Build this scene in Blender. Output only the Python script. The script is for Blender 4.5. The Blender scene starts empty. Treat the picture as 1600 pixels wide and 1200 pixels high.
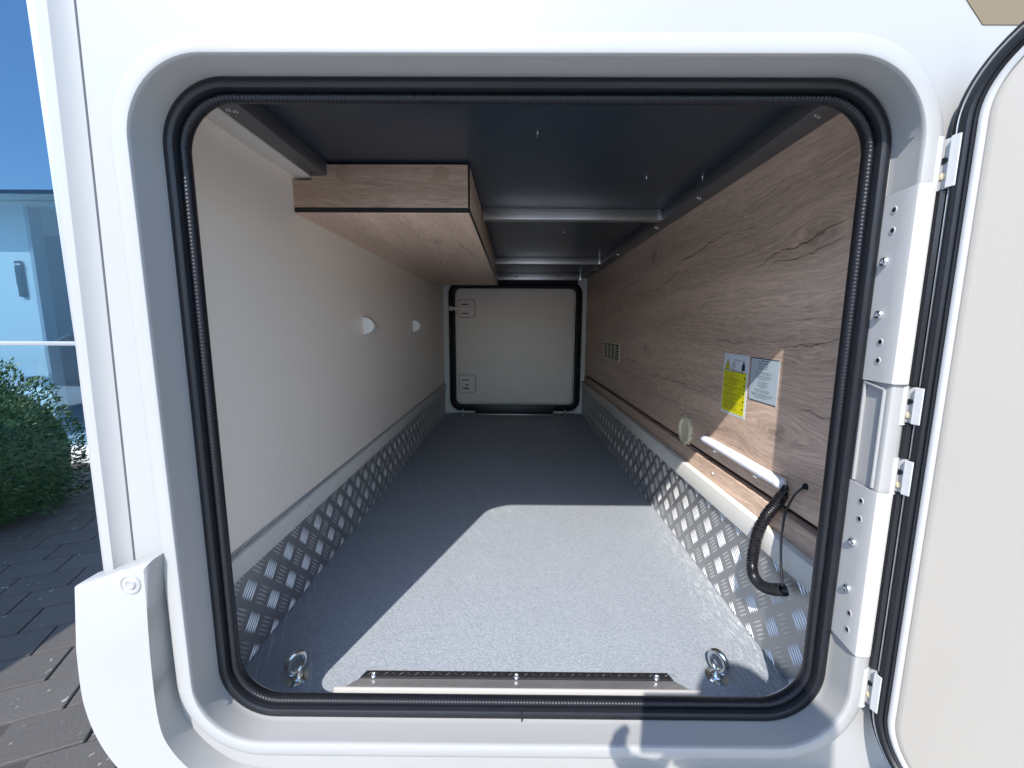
import bpy, bmesh, math, random
from mathutils import Vector, Matrix
random.seed(7)
sc = bpy.context.scene
C = sc.collection
R = math.radians

# ------------------------------------------------------------------ camera, sky, sun, exposure
PITCH, YAW, ROLL = math.atan(90/640), math.atan(3/640), R(0.3)
fwd = Vector((-math.sin(YAW)*math.cos(PITCH), math.cos(YAW)*math.cos(PITCH), -math.sin(PITCH)))
rgt = fwd.cross(Vector((0, 0, 1))).normalized(); upv = rgt.cross(fwd)
r2 = math.cos(ROLL)*rgt + math.sin(ROLL)*upv; u2 = -math.sin(ROLL)*rgt + math.cos(ROLL)*upv
cam = bpy.data.cameras.new('camera'); cam.sensor_width = 36; cam.lens = 14.4
cam.clip_start = 0.01; cam.clip_end = 500
co = bpy.data.objects.new('camera', cam); C.objects.link(co)
co.matrix_world = Matrix(((r2.x, u2.x, -fwd.x, 0), (r2.y, u2.y, -fwd.y, 0), (r2.z, u2.z, -fwd.z, 0), (0, 0, 0, 1)))
sc.camera = co

SD = Vector((0.370, 1.0, -1.0)).normalized()          # direction the sunlight travels
sun = bpy.data.lights.new('sun', 'SUN'); sun.energy = 2.3; sun.angle = R(0.53); sun.color = (1.0, 0.955, 0.90)
so = bpy.data.objects.new('sun', sun); C.objects.link(so)
so.rotation_euler = SD.to_track_quat('-Z', 'Y').to_euler(); so.location = (-3, -8, 9)
w = bpy.data.worlds.new('World'); sc.world = w; w.use_nodes = True
nt = w.node_tree; nt.nodes.clear()
sky = nt.nodes.new('ShaderNodeTexSky'); sky.sky_type = 'NISHITA'; sky.sun_disc = False
sky.sun_elevation = math.asin(-SD.z); sky.sun_rotation = math.atan2(-SD.x, -SD.y)
sky.air_density = 1.2; sky.dust_density = 0.4; sky.ozone_density = 4.5
bg = nt.nodes.new('ShaderNodeBackground'); bg.inputs['Strength'].default_value = 0.15
wo = nt.nodes.new('ShaderNodeOutputWorld')
nt.links.new(sky.outputs[0], bg.inputs['Color']); nt.links.new(bg.outputs[0], wo.inputs['Surface'])
sc.view_settings.view_transform = 'Standard'; sc.view_settings.look = 'None'
sc.view_settings.exposure = 1.68; sc.view_settings.gamma = 1; sc.view_settings.use_curve_mapping = False
sc.render.engine = 'CYCLES'
sc.cycles.max_bounces = 14; sc.cycles.diffuse_bounces = 8; sc.cycles.glossy_bounces = 5
sc.cycles.transparent_max_bounces = 12; sc.cycles.use_denoising = True
sc.cycles.sample_clamp_indirect = 8

# ------------------------------------------------------------------ node helper
class NT:
    def __init__(s, name):
        s.m = bpy.data.materials.new(name); s.m.use_nodes = True
        s.t = s.m.node_tree; s.t.nodes.clear()
        s.out = s.n('ShaderNodeOutputMaterial'); s.b = s.n('ShaderNodeBsdfPrincipled')
        s.l(s.b.outputs[0], s.out.inputs['Surface'])
    def n(s, k): return s.t.nodes.new(k)
    def l(s, a, b): s.t.links.new(a, b)
    def put(s, v, sock):
        if hasattr(v, 'links') or hasattr(v, 'is_output'): s.l(v, sock)
        else: sock.default_value = v
    def math(s, op, a, b=0.0, c=0.0, clamp=False):
        n = s.n('ShaderNodeMath'); n.operation = op; n.use_clamp = clamp
        s.put(a, n.inputs[0]); s.put(b, n.inputs[1]); s.put(c, n.inputs[2]); return n.outputs[0]
    def pos(s): return s.n('ShaderNodeNewGeometry').outputs['Position']
    def obj(s): return s.n('ShaderNodeTexCoord').outputs['Object']
    def sep(s, v):
        n = s.n('ShaderNodeSeparateXYZ'); s.l(v, n.inputs[0]); return n.outputs
    def comb(s, x, y, z):
        n = s.n('ShaderNodeCombineXYZ'); s.put(x, n.inputs[0]); s.put(y, n.inputs[1]); s.put(z, n.inputs[2]); return n.outputs[0]
    def noise(s, v, scale, detail=3, rough=.5, dist=0.0, out=0):
        n = s.n('ShaderNodeTexNoise'); s.l(v, n.inputs['Vector']); n.inputs['Scale'].default_value = scale
        n.inputs['Detail'].default_value = detail; n.inputs['Roughness'].default_value = rough
        n.inputs['Distortion'].default_value = dist; return n.outputs[out]
    def ramp(s, v, stops, lin=True):
        n = s.n('ShaderNodeValToRGB'); s.l(v, n.inputs[0]); e = n.color_ramp.elements
        while len(e) < len(stops): e.new(0.5)
        for el, (p, c) in zip(e, stops):
            el.position = p; el.color = (c, c, c, 1) if not isinstance(c, tuple) else (*c, 1)
        return n.outputs[0]
    def mix(s, f, a, b, mode='MIX'):
        n = s.n('ShaderNodeMix'); n.data_type = 'RGBA'; n.blend_type = mode
        s.put(f, n.inputs[0])
        for v, i in ((a, 6), (b, 7)):
            if isinstance(v, tuple): n.inputs[i].default_value = (*v, 1)
            else: s.l(v, n.inputs[i])
        return n.outputs[2]
    def map(s, v, scale):
        n = s.n('ShaderNodeMapping'); s.l(v, n.inputs[0]); n.inputs['Scale'].default_value = scale; return n.outputs[0]
    def bump(s, h, strength, dist=.001):
        n = s.n('ShaderNodeBump'); s.l(h, n.inputs['Height']); n.inputs['Strength'].default_value = strength
        n.inputs['Distance'].default_value = dist; s.l(n.outputs[0], s.b.inputs['Normal'])
    def set(s, col=None, rough=None, metal=0, spec=.5, coat=0):
        if col is not None:
            if isinstance(col, tuple): s.b.inputs['Base Color'].default_value = (*col, 1)
            else: s.l(col, s.b.inputs['Base Color'])
        if rough is not None: s.put(rough, s.b.inputs['Roughness'])
        s.b.inputs['Metallic'].default_value = metal; s.b.inputs['Specular IOR Level'].default_value = spec
        s.b.inputs['Coat Weight'].default_value = coat; s.b.inputs['Coat Roughness'].default_value = .08
        return s

def simple(name, col, rough=.5, metal=0, var=.04, scale=6, bump=0, bscale=300, coat=0, spec=.5, bd=.0005, rv=.06):
    m = NT(name); p = m.pos()
    n = m.noise(p, scale, 4, .6)
    a = tuple(c*(1-var) for c in col); b = tuple(min(1, c*(1+var)) for c in col)
    m.set(m.mix(n, a, b), None, metal, spec, coat)
    m.l(m.math('MULTIPLY_ADD', m.noise(p, scale*7, 3), 2*rv, rough-rv), m.b.inputs['Roughness'])
    if bump: m.bump(m.noise(p, bscale, 3, .6), bump, bd)
    return m.m

M = {}
M['white'] = simple('white_gelcoat', (.312, .309, .300), .38, var=.03, scale=5, bump=.08, bscale=160, spec=.3, coat=.0, bd=.0006)
M['white_metal'] = simple('white_coated_metal', (.42, .42, .412), .42, var=.02, bump=.08, bscale=700)
M['grey_metal'] = simple('pale_grey_hinge_plate', (.47, .46, .44), .42, var=.02, bump=.1, bscale=700)
M['rubber'] = simple('black_rubber', (.009, .010, .013), .40, var=.2, scale=30, bump=.25, bscale=600, spec=.32, bd=.0004)
M['rubber_matt'] = simple('matt_black_rubber', (.012, .012, .014), .55, var=.2, scale=30, bump=.3, bscale=800)
M['black'] = simple('black_plastic', (.010, .010, .011), .45, var=.1)
M['gloss_black'] = simple('gloss_black_plastic', (.010, .010, .012), .3, var=.1)
M['cream_door'] = simple('cream_door_panel', (.45, .415, .36), .38, var=.025, bump=.12, bscale=260, bd=.0005)
M['cream_wall'] = simple('cream_wall_laminate', (.87, .79, .70), .33, var=.02, scale=2.5, bump=.05, bscale=420)
M['cleat'] = simple('cream_cleat', (.62, .58, .53), .5, var=.03)
M['rail'] = simple('grey_cream_aluminium_rail', (.60, .585, .54), .38, var=.02, bump=.03)
M['back_panel'] = simple('pale_back_wall', (.62, .62, .61), .4, var=.02)
M['hatch'] = simple('grey_cream_hatch', (.66, .60, .56), .35, var=.02, bump=.05)
M['steel'] = simple('zinc_plated_steel', (.62, .66, .66), .2, metal=1, var=.12, scale=60)
M['alu'] = simple('brushed_aluminium', (.55, .545, .53), .36, metal=.9, var=.05, scale=20)
M['bright_alu'] = simple('bright_aluminium', (.75, .76, .78), .26, metal=1, var=.05, scale=20)
M['ivory'] = simple('ivory_plastic', (.62, .55, .38), .45, var=.04)
M['white_plastic'] = simple('white_plastic', (.75, .74, .72), .35, var=.01)
M['lamp_tube'] = simple('milky_lamp_tube', (.88, .87, .92), .2, var=.01)
M['sticker_white'] = simple('white_label', (.62, .66, .70), .35, var=.01)
M['sticker_grey'] = simple('grey_blue_label', (.42, .49, .53), .3, var=.01)
M['sticker_yellow'] = simple('yellow_label', (.72, .66, .01), .35, var=.01)
M['ink'] = simple('dark_ink', (.03, .03, .04), .5, var=.05)
M['gold'] = simple('gold_brown_stripe', (.16, .115, .058), .32, var=.04, scale=40)
M['skin'] = simple('skin', (.50, .31, .22), .5)
M['cloth'] = simple('navy_cloth', (.05, .06, .09), .8, bump=.3)
M['denim'] = simple('denim', (.06, .08, .13), .8, bump=.3)
M['hair'] = simple('brown_hair', (.05, .035, .025), .6, bump=.4)
M['phone'] = simple('dark_phone', (.02, .02, .025), .2)
M['render'] = simple('pale_render', (.60, .62, .62), .7, var=.04)
M['frame_alu'] = simple('window_frame_alu', (.42, .43, .45), .4, metal=.4)
M['dark_room'] = simple('dark_interior', (.08, .09, .10), .7)
M['white_wall'] = simple('white_partition', (.66, .71, .72), .5, var=.03, scale=1.5)
M['bark'] = simple('twig_bark', (.10, .07, .04), .8)
M['soil'] = simple('dark_soil', (.035, .028, .022), .9, bump=.6, bscale=60)
M['van_paint'] = simple('silver_van_paint', (.45, .46, .48), .3, coat=.5)
M['tyre'] = simple('tyre', (.02, .02, .02), .8)
M['van_glass'] = simple('dark_glass', (.02, .025, .03), .05)

# ceiling sheet: satin dark laminate
m = NT('dark_ceiling_sheet'); p = m.pos()
n = m.noise(m.map(p, (3, 40, 3)), 8, 4, .6)
m.set(m.mix(n, (.018, .028, .040), (.027, .039, .053)), .30, 0, .6); m.bump(m.noise(p, 500, 2), .15, .0004); M['ceiling'] = m.m
M['dark_angle'] = simple('anodised_angle', (.16, .165, .175), .38, metal=.7, var=.05)

# carpet-like grained floor
m = NT('grained_grey_floor'); p = m.pos()
f1 = m.noise(p, 260, 3, .7); f2 = m.noise(m.map(p, (7, 1.6, 1)), 3, 4, .6)
base = m.mix(m.ramp(f1, [(.36, 0.0), (.64, 1.0)]), (.195, .225, .262), (.335, .36, .39))
base = m.mix(m.math('MULTIPLY', f2, .35), base, (.33, .35, .375))
xyz = m.sep(p)
# pale scuffs worn along the right skirting
sc1 = m.noise(m.map(p, (26, 5, 1)), 6, 5, .75, .8)
edge = m.math('MULTIPLY_ADD', xyz[0], 9.0, -3.7, clamp=True)
front = m.math('MULTIPLY_ADD', xyz[1], -1.6, 2.5, clamp=True)
sm = m.math('MULTIPLY', m.math('MULTIPLY', m.ramp(sc1, [(.50, 0.0), (.66, 1.0)]), edge), front)
scr = m.math('ABSOLUTE', m.math('ADD', m.math('MULTIPLY_ADD', xyz[0], 1.0, -.345), m.math('MULTIPLY_ADD', xyz[1], .42, -.34)))
col = m.mix(m.math('MULTIPLY', sm, .9), base, (.66, .66, .65))
ang = m.math('MULTIPLY_ADD', xyz[0], .90, m.math('MULTIPLY', xyz[1], .42))
scr2 = m.noise(m.comb(m.math('MULTIPLY', ang, 34), m.math('MULTIPLY_ADD', xyz[1], 1.3, m.math('MULTIPLY', xyz[0], -.8)), 0.0), 1.6, 2, .5, .2)
fine_scr = m.math('MULTIPLY', m.ramp(m.math('ABSOLUTE', m.math('SUBTRACT', scr2, .5)), [(0, 1.0), (.006, .5), (.014, 0.0)]), m.ramp(m.noise(p, 2.3, 3, .6), [(.55, 0.0), (.66, 1.0)]))
col = m.mix(m.math('MULTIPLY', fine_scr, .45), col, (.70, .70, .70))
dirt = m.ramp(m.noise(p, 3.2, 5, .7), [(.50, 0.0), (.75, 1.0)])
col = m.mix(m.math('MULTIPLY', dirt, .22), col, (.24, .235, .22))
m.set(col, .52, 0, .45)
m.bump(m.noise(p, 230, 3, .65), .75, .0016); M['floor'] = m.m

# embossed aluminium
m = NT('treadplate_aluminium'); p = m.pos()
n = m.noise(p, 14, 4, .6)
m.set(m.mix(n, (.36, .365, .37), (.46, .46, .46)), None, .75)
m.l(m.math('MULTIPLY_ADD', n, .25, .24), m.b.inputs['Roughness']); m.bump(m.noise(p, 60, 3), .12, .001); M['tread'] = m.m
m = NT('treadplate_glint_bars'); p = m.pos()
m.set((.70, .69, .675), .42, .6); M['bar'] = m.m  # bars paler than their plate: reflected floor light put into the colour

# printed oak decor; long axis of the grain is Y, "across" is Z or X
def wood(name, grain, across, knots=(), cracks=(), seed=0.0, c0=(.25, .168, .124), c1=(.84, .62, .475), shift=0):
    m = NT(name); P = m.sep(m.pos()); g = P[grain]; a = P[across]
    k = m.comb(m.math('ADD', g, seed), m.math('MULTIPLY', a, 1.0), seed)
    warp = m.noise(m.map(k, (1.1, 3.2, 1)), 1.6, 3, .5)
    a2 = m.math('MULTIPLY_ADD', warp, .10, a)
    ringsum = None; dark = None
    for (kg, ka, s, amp) in knots:
        dg = m.math('MULTIPLY', m.math('SUBTRACT', g, kg), 1/(s*2.2)); da = m.math('MULTIPLY', m.math('SUBTRACT', a, ka), 1/s)
        d2 = m.math('ADD', m.math('MULTIPLY', dg, dg), m.math('MULTIPLY', da, da))
        e = m.math('POWER', 2.718, m.math('MULTIPLY', d2, -1.0))
        bend = m.math('MULTIPLY', m.math('MULTIPLY', e, da), -amp*s)
        a2 = m.math('ADD', a2, bend)
        e2 = m.math('POWER', 2.718, m.math('MULTIPLY', d2, -7.0))
        rings = m.math('MULTIPLY', e2, m.math('MULTIPLY_ADD', m.math('SINE', m.math('MULTIPLY', m.math('SQRT', d2), 24)), .25, .65))
        dark = rings if dark is None else m.math('ADD', dark, rings)
    v = m.comb(m.math('ADD', g, seed), a2, seed)
    broad = m.noise(m.map(v, (.7, 9, 1)), 1.3, 4, .55)
    fine = m.noise(m.map(v, (3.0, 62, 1)), 3.0, 5, .75, .3)
    pores = m.noise(m.map(v, (13, 150, 1)), 2.2, 3, .7)
    t = m.math('ADD', m.math('MULTIPLY', broad, .95), m.math('ADD', m.math('MULTIPLY', fine, .95), m.math('MULTIPLY', pores, .95)))
    t = m.math('MULTIPLY_ADD', t, 1.25, -1.24)
    col = m.mix(m.math('ADD', t, 0, clamp=True), c0, c1)
    col = m.mix(m.math('MULTIPLY', m.noise(m.map(v, (.5, 3, 1)), 1.1, 2), .3), col, (.26, .185, .14))
    if dark is not None: col = m.mix(m.math('MULTIPLY', dark, .5, clamp=True), col, (.075, .045, .032))
    h = m.math('ADD', fine, pores)
    wob = m.math('SUBTRACT', m.noise(m.map(k, (7, 7, 1)), 2.0, 4, .6), .5)
    for (g0, a0, g1, a1, wd) in cracks:
        u = m.math('MULTIPLY', m.math('SUBTRACT', g, g0), 1/(g1-g0))
        prof_ = m.math('MULTIPLY', m.math('MULTIPLY', u, m.math('SUBTRACT', 1.0, u)), 4.0, clamp=True)
        ln = m.math('ADD', m.math('MULTIPLY_ADD', u, a1-a0, a0), m.math('MULTIPLY', wob, .045))
        dist = m.math('ABSOLUTE', m.math('SUBTRACT', a, ln))
        wdt = m.math('MULTIPLY_ADD', prof_, wd*.62, .0001)
        cr = m.math('MULTIPLY', m.math('SUBTRACT', 1.35, m.math('DIVIDE', dist, wdt), clamp=True), m.math('MULTIPLY', prof_, 2.5, clamp=True))
        col = m.mix(m.math('MULTIPLY', cr, .8), col, (.085, .045, .032)); h = m.math('SUBTRACT', h, cr)
    m.set(col, .42, 0, .45); m.l(m.math('MULTIPLY_ADD', fine, .25, .30), m.b.inputs['Roughness'])
    m.bump(h, .35, .0012)
    return m.m
M['wood_wall'] = wood('oak_decor_wall', 1, 2, knots=((.755, .165, .045, 1.3), (1.62, .27, .05, 1.2), (.83, -.215, .05, 1.2), (1.68, -.09, .05, 1.5), (2.15, .09, .05, 1.2)),
    cracks=((.96, .13, .66, .185, .0030), (.92, .118, .67, .150, .0018), (1.44, .20, 1.04, .245, .0028), (2.2, .17, 1.7, .215, .0035), (1.62, .13, 1.36, .185, .0030), (1.66, -.18, 1.13, -.182, .0030), (2.02, -.155, 1.72, -.148, .0040), (.86, -.04, .60, -.02, .0016), (.78, -.155, .61, -.15, .0018), (1.25, .06, 1.05, .075, .0014), (1.15, -.04, .98, -.035, .0012)), seed=3.1)
M['wood_plinth'] = wood('oak_decor_plinth', 1, 2, seed=9.2)
M['wood_front'] = wood('oak_decor_front', 0, 2, seed=5.7, c0=(.24, .16, .115), c1=(.70, .50, .38))
M['wood_bottom_bounce'] = wood('oak_decor_bottom_bounce', 1, 0, knots=((1.35, -.25, .05, 1.2),), cracks=((1.25, -.19, 1.75, -.15, .003), (1.5, -.33, 2.1, -.30, .003), (1.1, -.30, 1.35, -.28, .002), (1.95, -.20, 2.4, -.17, .003)), seed=12.3, c0=(.42, .29, .22), c1=(.95, .72, .55))  # underside oak lightened; light bounced off the sunlit floor is in its colour
M['wood_side'] = wood('oak_decor_side', 1, 2, seed=15.0)
M['wood_cap'] = simple('oak_cover_cap', (.36, .25, .18), .45, var=.12, scale=60)

# concrete pavers
def paver(name):
    m = NT(name); p = m.pos(); oi = m.n('ShaderNodeObjectInfo')
    n = m.noise(p, 9, 5, .65); f = m.noise(p, 120, 3, .7)
    col = m.mix(n, (.052, .0475, .043), (.098, .090, .082))
    col = m.mix(m.math('MULTIPLY', oi.outputs['Random'], .35), col, (.125, .117, .11))
    col = m.mix(m.math('MULTIPLY', f, .35), col, (.042, .040, .038))
    sp = m.ramp(m.noise(m.map(p, (1.0, .55, 1)), 48, 2, .5), [(.70, 0.0), (.73, 1.0)])
    col = m.mix(m.math('MULTIPLY', sp, .8), col, (.30, .28, .25))
    m.set(col, .85, 0, .3); m.bump(m.math('ADD', f, n), .6, .003); return m.m
M['paver'] = paver('concrete_paver')
m = NT('yard_bounce_concrete'); p = m.pos()
m.set(m.mix(m.noise(p, 1.5, 5, .65), (.54, .53, .51), (.64, .63, .61)), .85, 0, .3); m.bump(m.noise(p, 60, 3), .3, .004); M['yard'] = m.m  # unseen ground, made pale to bounce sunlight into the compartment
M['joint'] = simple('joint_sand', (.045, .04, .035), .95, var=.3, scale=80)

# hedge leaves
m = NT('hedge_leaf'); oi = m.pos(); n = m.noise(oi, 22, 3, .7)
m.set(m.mix(m.ramp(n, [(.35, 0.0), (.68, 1.0)]), (.013, .046, .026), (.055, .115, .042)), .5, 0, .3)
m.b.inputs['Subsurface Weight'].default_value = 0; M['leaf'] = m.m
M['leaf_tip'] = simple('young_leaf', (.16, .22, .07), .5, var=.2)

# tinted, strongly reflecting glazing
def glass(name, tint, gl, fac):
    m = NT(name); t = m.t; t.nodes.remove(m.b)
    tr = m.n('ShaderNodeBsdfTransparent'); tr.inputs[0].default_value = (*tint, 1)
    g = m.n('ShaderNodeBsdfGlossy'); g.inputs[0].default_value = (*gl, 1); g.inputs['Roughness'].default_value = .015
    mx = m.n('ShaderNodeMixShader'); lw = m.n('ShaderNodeLayerWeight'); lw.inputs[0].default_value = .35
    m.l(m.math('MULTIPLY_ADD', lw.outputs['Facing'], .5, fac), mx.inputs[0])
    m.l(tr.outputs[0], mx.inputs[1]); m.l(g.outputs[0], mx.inputs[2]); m.l(mx.outputs[0], m.out.inputs[0]); return m.m
M['glass_blue'] = glass('blue_solar_glass', (.10, .22, .34), (.12, .20, .28), .45)
M['glass_clear'] = glass('clear_shop_glass', (.78, .89, .94), (.36, .50, .60), .10)

# ------------------------------------------------------------------ mesh helpers
def fin(name, bm, mat, parent=None, smooth=True, ang=35, label=None, cat=None, group=None, kind=None):
    bmesh.ops.recalc_face_normals(bm, faces=bm.faces)
    if smooth:
        for f in bm.faces: f.smooth = True
        for e in bm.edges:
            if len(e.link_faces) == 2 and e.calc_face_angle(0) > R(ang): e.smooth = False
    me = bpy.data.meshes.new(name); bm.to_mesh(me); bm.free()
    me.materials.append(mat)
    o = bpy.data.objects.new(name, me); C.objects.link(o)
    if parent is not None: o.parent = parent
    for k, v in (('label', label), ('category', cat), ('group', group), ('kind', kind)):
        if v: o[k] = v
    return o
def thing(name, label, cat, loc=(0, 0, 0), group=None):
    o = bpy.data.objects.new(name, None); C.objects.link(o); o.location = loc; o.empty_display_size = .05
    o['label'] = label; o['category'] = cat
    if group: o['group'] = group
    return o
def adopt(root):                      # children were modelled in world space: keep them in place
    bpy.context.view_layer.update()
    inv = root.matrix_world.inverted()
    for c in root.children: c.matrix_parent_inverse = inv.copy()
def box(bm, x0, x1, y0, y1, z0, z1, bev=0, seg=2):
    g = bmesh.ops.create_cube(bm, size=1)['verts']
    for v in g:
        v.co = Vector(((x0+x1)/2+v.co.x*(x1-x0), (y0+y1)/2+v.co.y*(y1-y0), (z0+z1)/2+v.co.z*(z1-z0)))
    if bev:
        es = list({e for v in g for e in v.link_edges})
        bmesh.ops.bevel(bm, geom=es, offset=bev, segments=seg, affect='EDGES', profile=.5)
def B(name, mat, parent, *a, **k):
    kw = {q: k.pop(q) for q in ('label', 'cat', 'group', 'kind') if q in k}
    bm = bmesh.new(); box(bm, *a, **k); return fin(name, bm, mat, parent, **kw)
def rrect(x0, x1, z0, z1, r, n=10):
    pts = []
    for cx, cz, a0 in ((x1-r, z1-r, 0), (x0+r, z1-r, 90), (x0+r, z0+r, 180), (x1-r, z0+r, 270)):
        for i in range(n+1):
            a = R(a0+90*i/n); pts.append((cx+r*math.cos(a), cz+r*math.sin(a)))
    return pts
def loft(bm, rings, closed_ring=True, close_loft=False, cap=False):
    V = [[bm.verts.new(p) for p in r] for r in rings]
    pairs = list(zip(V[:-1], V[1:])) + ([(V[-1], V[0])] if close_loft else [])
    for a, b in pairs:
        n = len(a)
        for i in range(n if closed_ring else n-1):
            j = (i+1) % n
            bm.faces.new((a[i], a[j], b[j], b[i]))
    if cap: bm.faces.new(V[0]); bm.faces.new(V[-1])
    return V
def frame_rings(x0, x1, z0, z1, r, prof, n=12):
    return [[(x, y, z) for x, z in rrect(x0-o, x1+o, z0-o, z1+o, r+o, n)] for o, y in prof]
def prism(bm, pts, a, b, axis, bev=0, seg=2):
    """polygon pts extruded from a to b along an axis (0=x: pts are (y,z); 1=y: (x,z); 2=z: (x,y))"""
    def P(p, t): return (t, p[0], p[1]) if axis == 0 else ((p[0], t, p[1]) if axis == 1 else (p[0], p[1], t))
    va = [bm.verts.new(P(p, a)) for p in pts]; vb = [bm.verts.new(P(p, b)) for p in pts]
    n = len(pts); fs = [bm.faces.new(va), bm.faces.new(vb)]
    for i in range(n): fs.append(bm.faces.new((va[i], va[(i+1) % n], vb[(i+1) % n], vb[i])))
    if bev:
        es = list({e for f in fs[:2] for e in f.edges})
        bmesh.ops.bevel(bm, geom=es, offset=bev, segments=seg, affect='EDGES', profile=.5)
def PR(name, mat, parent, pts, a, b, axis, bev=0, **kw):
    bm = bmesh.new(); prism(bm, pts, a, b, axis, bev); return fin(name, bm, mat, parent, **kw)
def tube(bm, path, rad, seg=10, cap=True):
    path = [Vector(p) for p in path]; rings = []; N = len(path)
    t0 = (path[1]-path[0]).normalized(); up = Vector((0, 0, 1)) if abs(t0.z) < .9 else Vector((1, 0, 0))
    nrm = (up-up.dot(t0)*t0).normalized()
    for i, p in enumerate(path):
        t = (path[min(i+1, N-1)]-path[max(i-1, 0)]).normalized()
        nrm = (nrm-nrm.dot(t)*t).normalized(); bn = t.cross(nrm)
        r = rad[i] if isinstance(rad, (list, tuple)) else rad
        rings.append([p+r*(math.cos(2*math.pi*k/seg)*nrm+math.sin(2*math.pi*k/seg)*bn) for k in range(seg)])
    loft(bm, rings, cap=cap)
def spline(pts, n=8):
    pts = [Vector(p) for p in pts]; out = []
    for i in range(len(pts)-1):
        p0, p1, p2, p3 = pts[max(i-1, 0)], pts[i], pts[i+1], pts[min(i+2, len(pts)-1)]
        for k in range(n):
            t = k/n
            out.append(.5*((2*p1)+(p2-p0)*t+(2*p0-5*p1+4*p2-p3)*t*t+(3*p1-p0-3*p2+p3)*t**3))
    out.append(pts[-1]); return out
def lathe(bm, prof, origin, axis, seg=20):
    """prof = [(radius, height)], turned round the axis vector at origin"""
    ax = Vector(axis).normalized(); a = ax.orthogonal().normalized(); b = ax.cross(a); o = Vector(origin)
    rings = [[o+ax*h+max(r, 1e-5)*(math.cos(2*math.pi*k/seg)*a+math.sin(2*math.pi*k/seg)*b) for k in range(seg)] for r, h in prof]
    loft(bm, rings)
def LA(name, mat, parent, prof, origin, axis, seg=20, **kw):
    bm = bmesh.new(); lathe(bm, prof, origin, axis, seg); return fin(name, bm, mat, parent, **kw)
def screw(parent, origin, axis, r=.0045, mat='steel', name='screw'):
    bm = bmesh.new()
    lathe(bm, [(0, 0), (r, 0), (r*1.02, r*.15), (r*.85, r*.5), (r*.5, r*.68), (r*.42, r*.68), (r*.36, r*.3), (0, r*.3)], origin, axis, 14)
    return fin(name, bm, M[mat], parent)

# ------------------------------------------------------------------ ground and paving
GZ = -1.15
bm = bmesh.new()
S = 60; v = [bm.verts.new(p) for p in ((-S, -S, GZ-.03), (S, -S, GZ-.03), (S, S, GZ-.03), (-S, S, GZ-.03))]; bm.faces.new(v)
fin('ground', bm, M['yard'], kind='structure')
D = Vector((-.397, .918, 0)); Nn = Vector((.918, .397, 0))
pav = B('pavement', M['joint'], None, -3.9, -.62, .55, 3.32, GZ-.028, GZ-.008, kind='structure')
bm = bmesh.new(); box(bm, -.1115, .1115, -.0765, .0765, -.05, 0, bev=.003, seg=1)
stone0 = fin('paving_stone', bm, M['paver'], pav)
first = True; cnt = 0
o0 = Vector((-1.491, 1.11, 0))
for i in range(-16, 17):
    for j in range(-20, 20):
        c = o0 + D*(i*.157) + Nn*((j+(.5 if i % 2 else 0))*.229)
        if not (-3.6 < c.x < -.72 and .75 < c.y < 3.22): continue
        if c.x/c.y < -1.62 or c.x/c.y > -.40: continue
        ob = stone0 if first else stone0.copy()
        if not first: C.objects.link(ob); ob.parent = pav
        first = False; cnt += 1
        ob.location = (c.x, c.y, GZ+random.uniform(-.0015, .0015))
        ob.rotation_euler = (random.uniform(-.004, .004), random.uniform(-.004, .004), R(23.4)+random.uniform(-.008, .008))

# ------------------------------------------------------------------ compartment interior
XL, XR, YB, ZF, ZC, YF = -.53, .538, 3.08, -.664, .384, .594
fl = B('floor', M['floor'], None, -.60, .62, YF-.0005, YB+.05, ZF-.03, ZF, kind='structure')
ce = B('ceiling', M['ceiling'], None, -.60, .62, YF-.0005, YB+.05, ZC, ZC+.03, kind='structure')
wl = B('wall_left', M['cream_wall'], None, XL-.03, XL, YF-.0005, YB+.05, ZF, ZC, kind='structure')
wr = B('wall_right', M['wood_wall'], None, XR, XR+.03, YF-.0005, YB+.05, -.3485, ZC, kind='structure')
wb = B('wall_back', M['back_panel'], None, XL, XR, YB+.035, YB+.06, ZF, ZC, kind='structure')

def treadplate(parent, x, sgn, z0, z1, y0, y1, a=.0470):
    """quintet treadplate: groups of five lens-shaped bars, turned 90 degrees from row to row"""
    pl = B('kick_plate', M['tread'], parent, min(x, x-sgn*.003), max(x, x-sgn*.003), y0, y1, z0, z1)
    bm = bmesh.new(); s2 = math.sqrt(.5); L, Wd, H = .0185, .0022, .0016
    px = .0715
    rows = int((z1-z0)/(px/2))+2
    for r in range(rows):
        zc = z0+.008+(r-.3)*px/2
        typ = r % 2
        nyy = int((y1-y0)/px)+2
        for k in range(nyy):
            yc = y0+.012+k*px+(px/2 if typ else 0)
            d = (s2, -s2) if typ else (s2, s2)
            p = (-d[1], d[0])
            for q in range(-2, 3):
                cy, cz = yc+p[0]*q*.0077, zc+p[1]*q*.0077
                seg = 4; ring = []
                for i in range(-seg, seg+1):
                    t = i/seg; ww = Wd*(1-t*t)**.7; hh = H*(1-t*t)**.6
                    ring.append((t*L, ww, hh))
                rows3 = []
                for (t, ww, hh) in ring:
                    rr = []
                    for sw, hf in ((-1, -.15), (-.45, .9), (.45, .9), (1, -.15)):
                        yy = cy+d[0]*t+p[0]*ww*sw; zz = cz+d[1]*t+p[1]*ww*sw
                        rr.append((x+sgn*hh*hf, min(max(yy, y0), y1), min(max(zz, z0+.001), z1)))
                    rows3.append(rr)
                zs = [c[2] for rr in rows3 for c in rr]
                if max(zs)-min(zs) < .004: continue
                loft(bm, rows3, closed_ring=False)
    fin('tread_pattern', bm, M['bar'], pl, ang=50, kind='stuff')
    return pl
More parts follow.
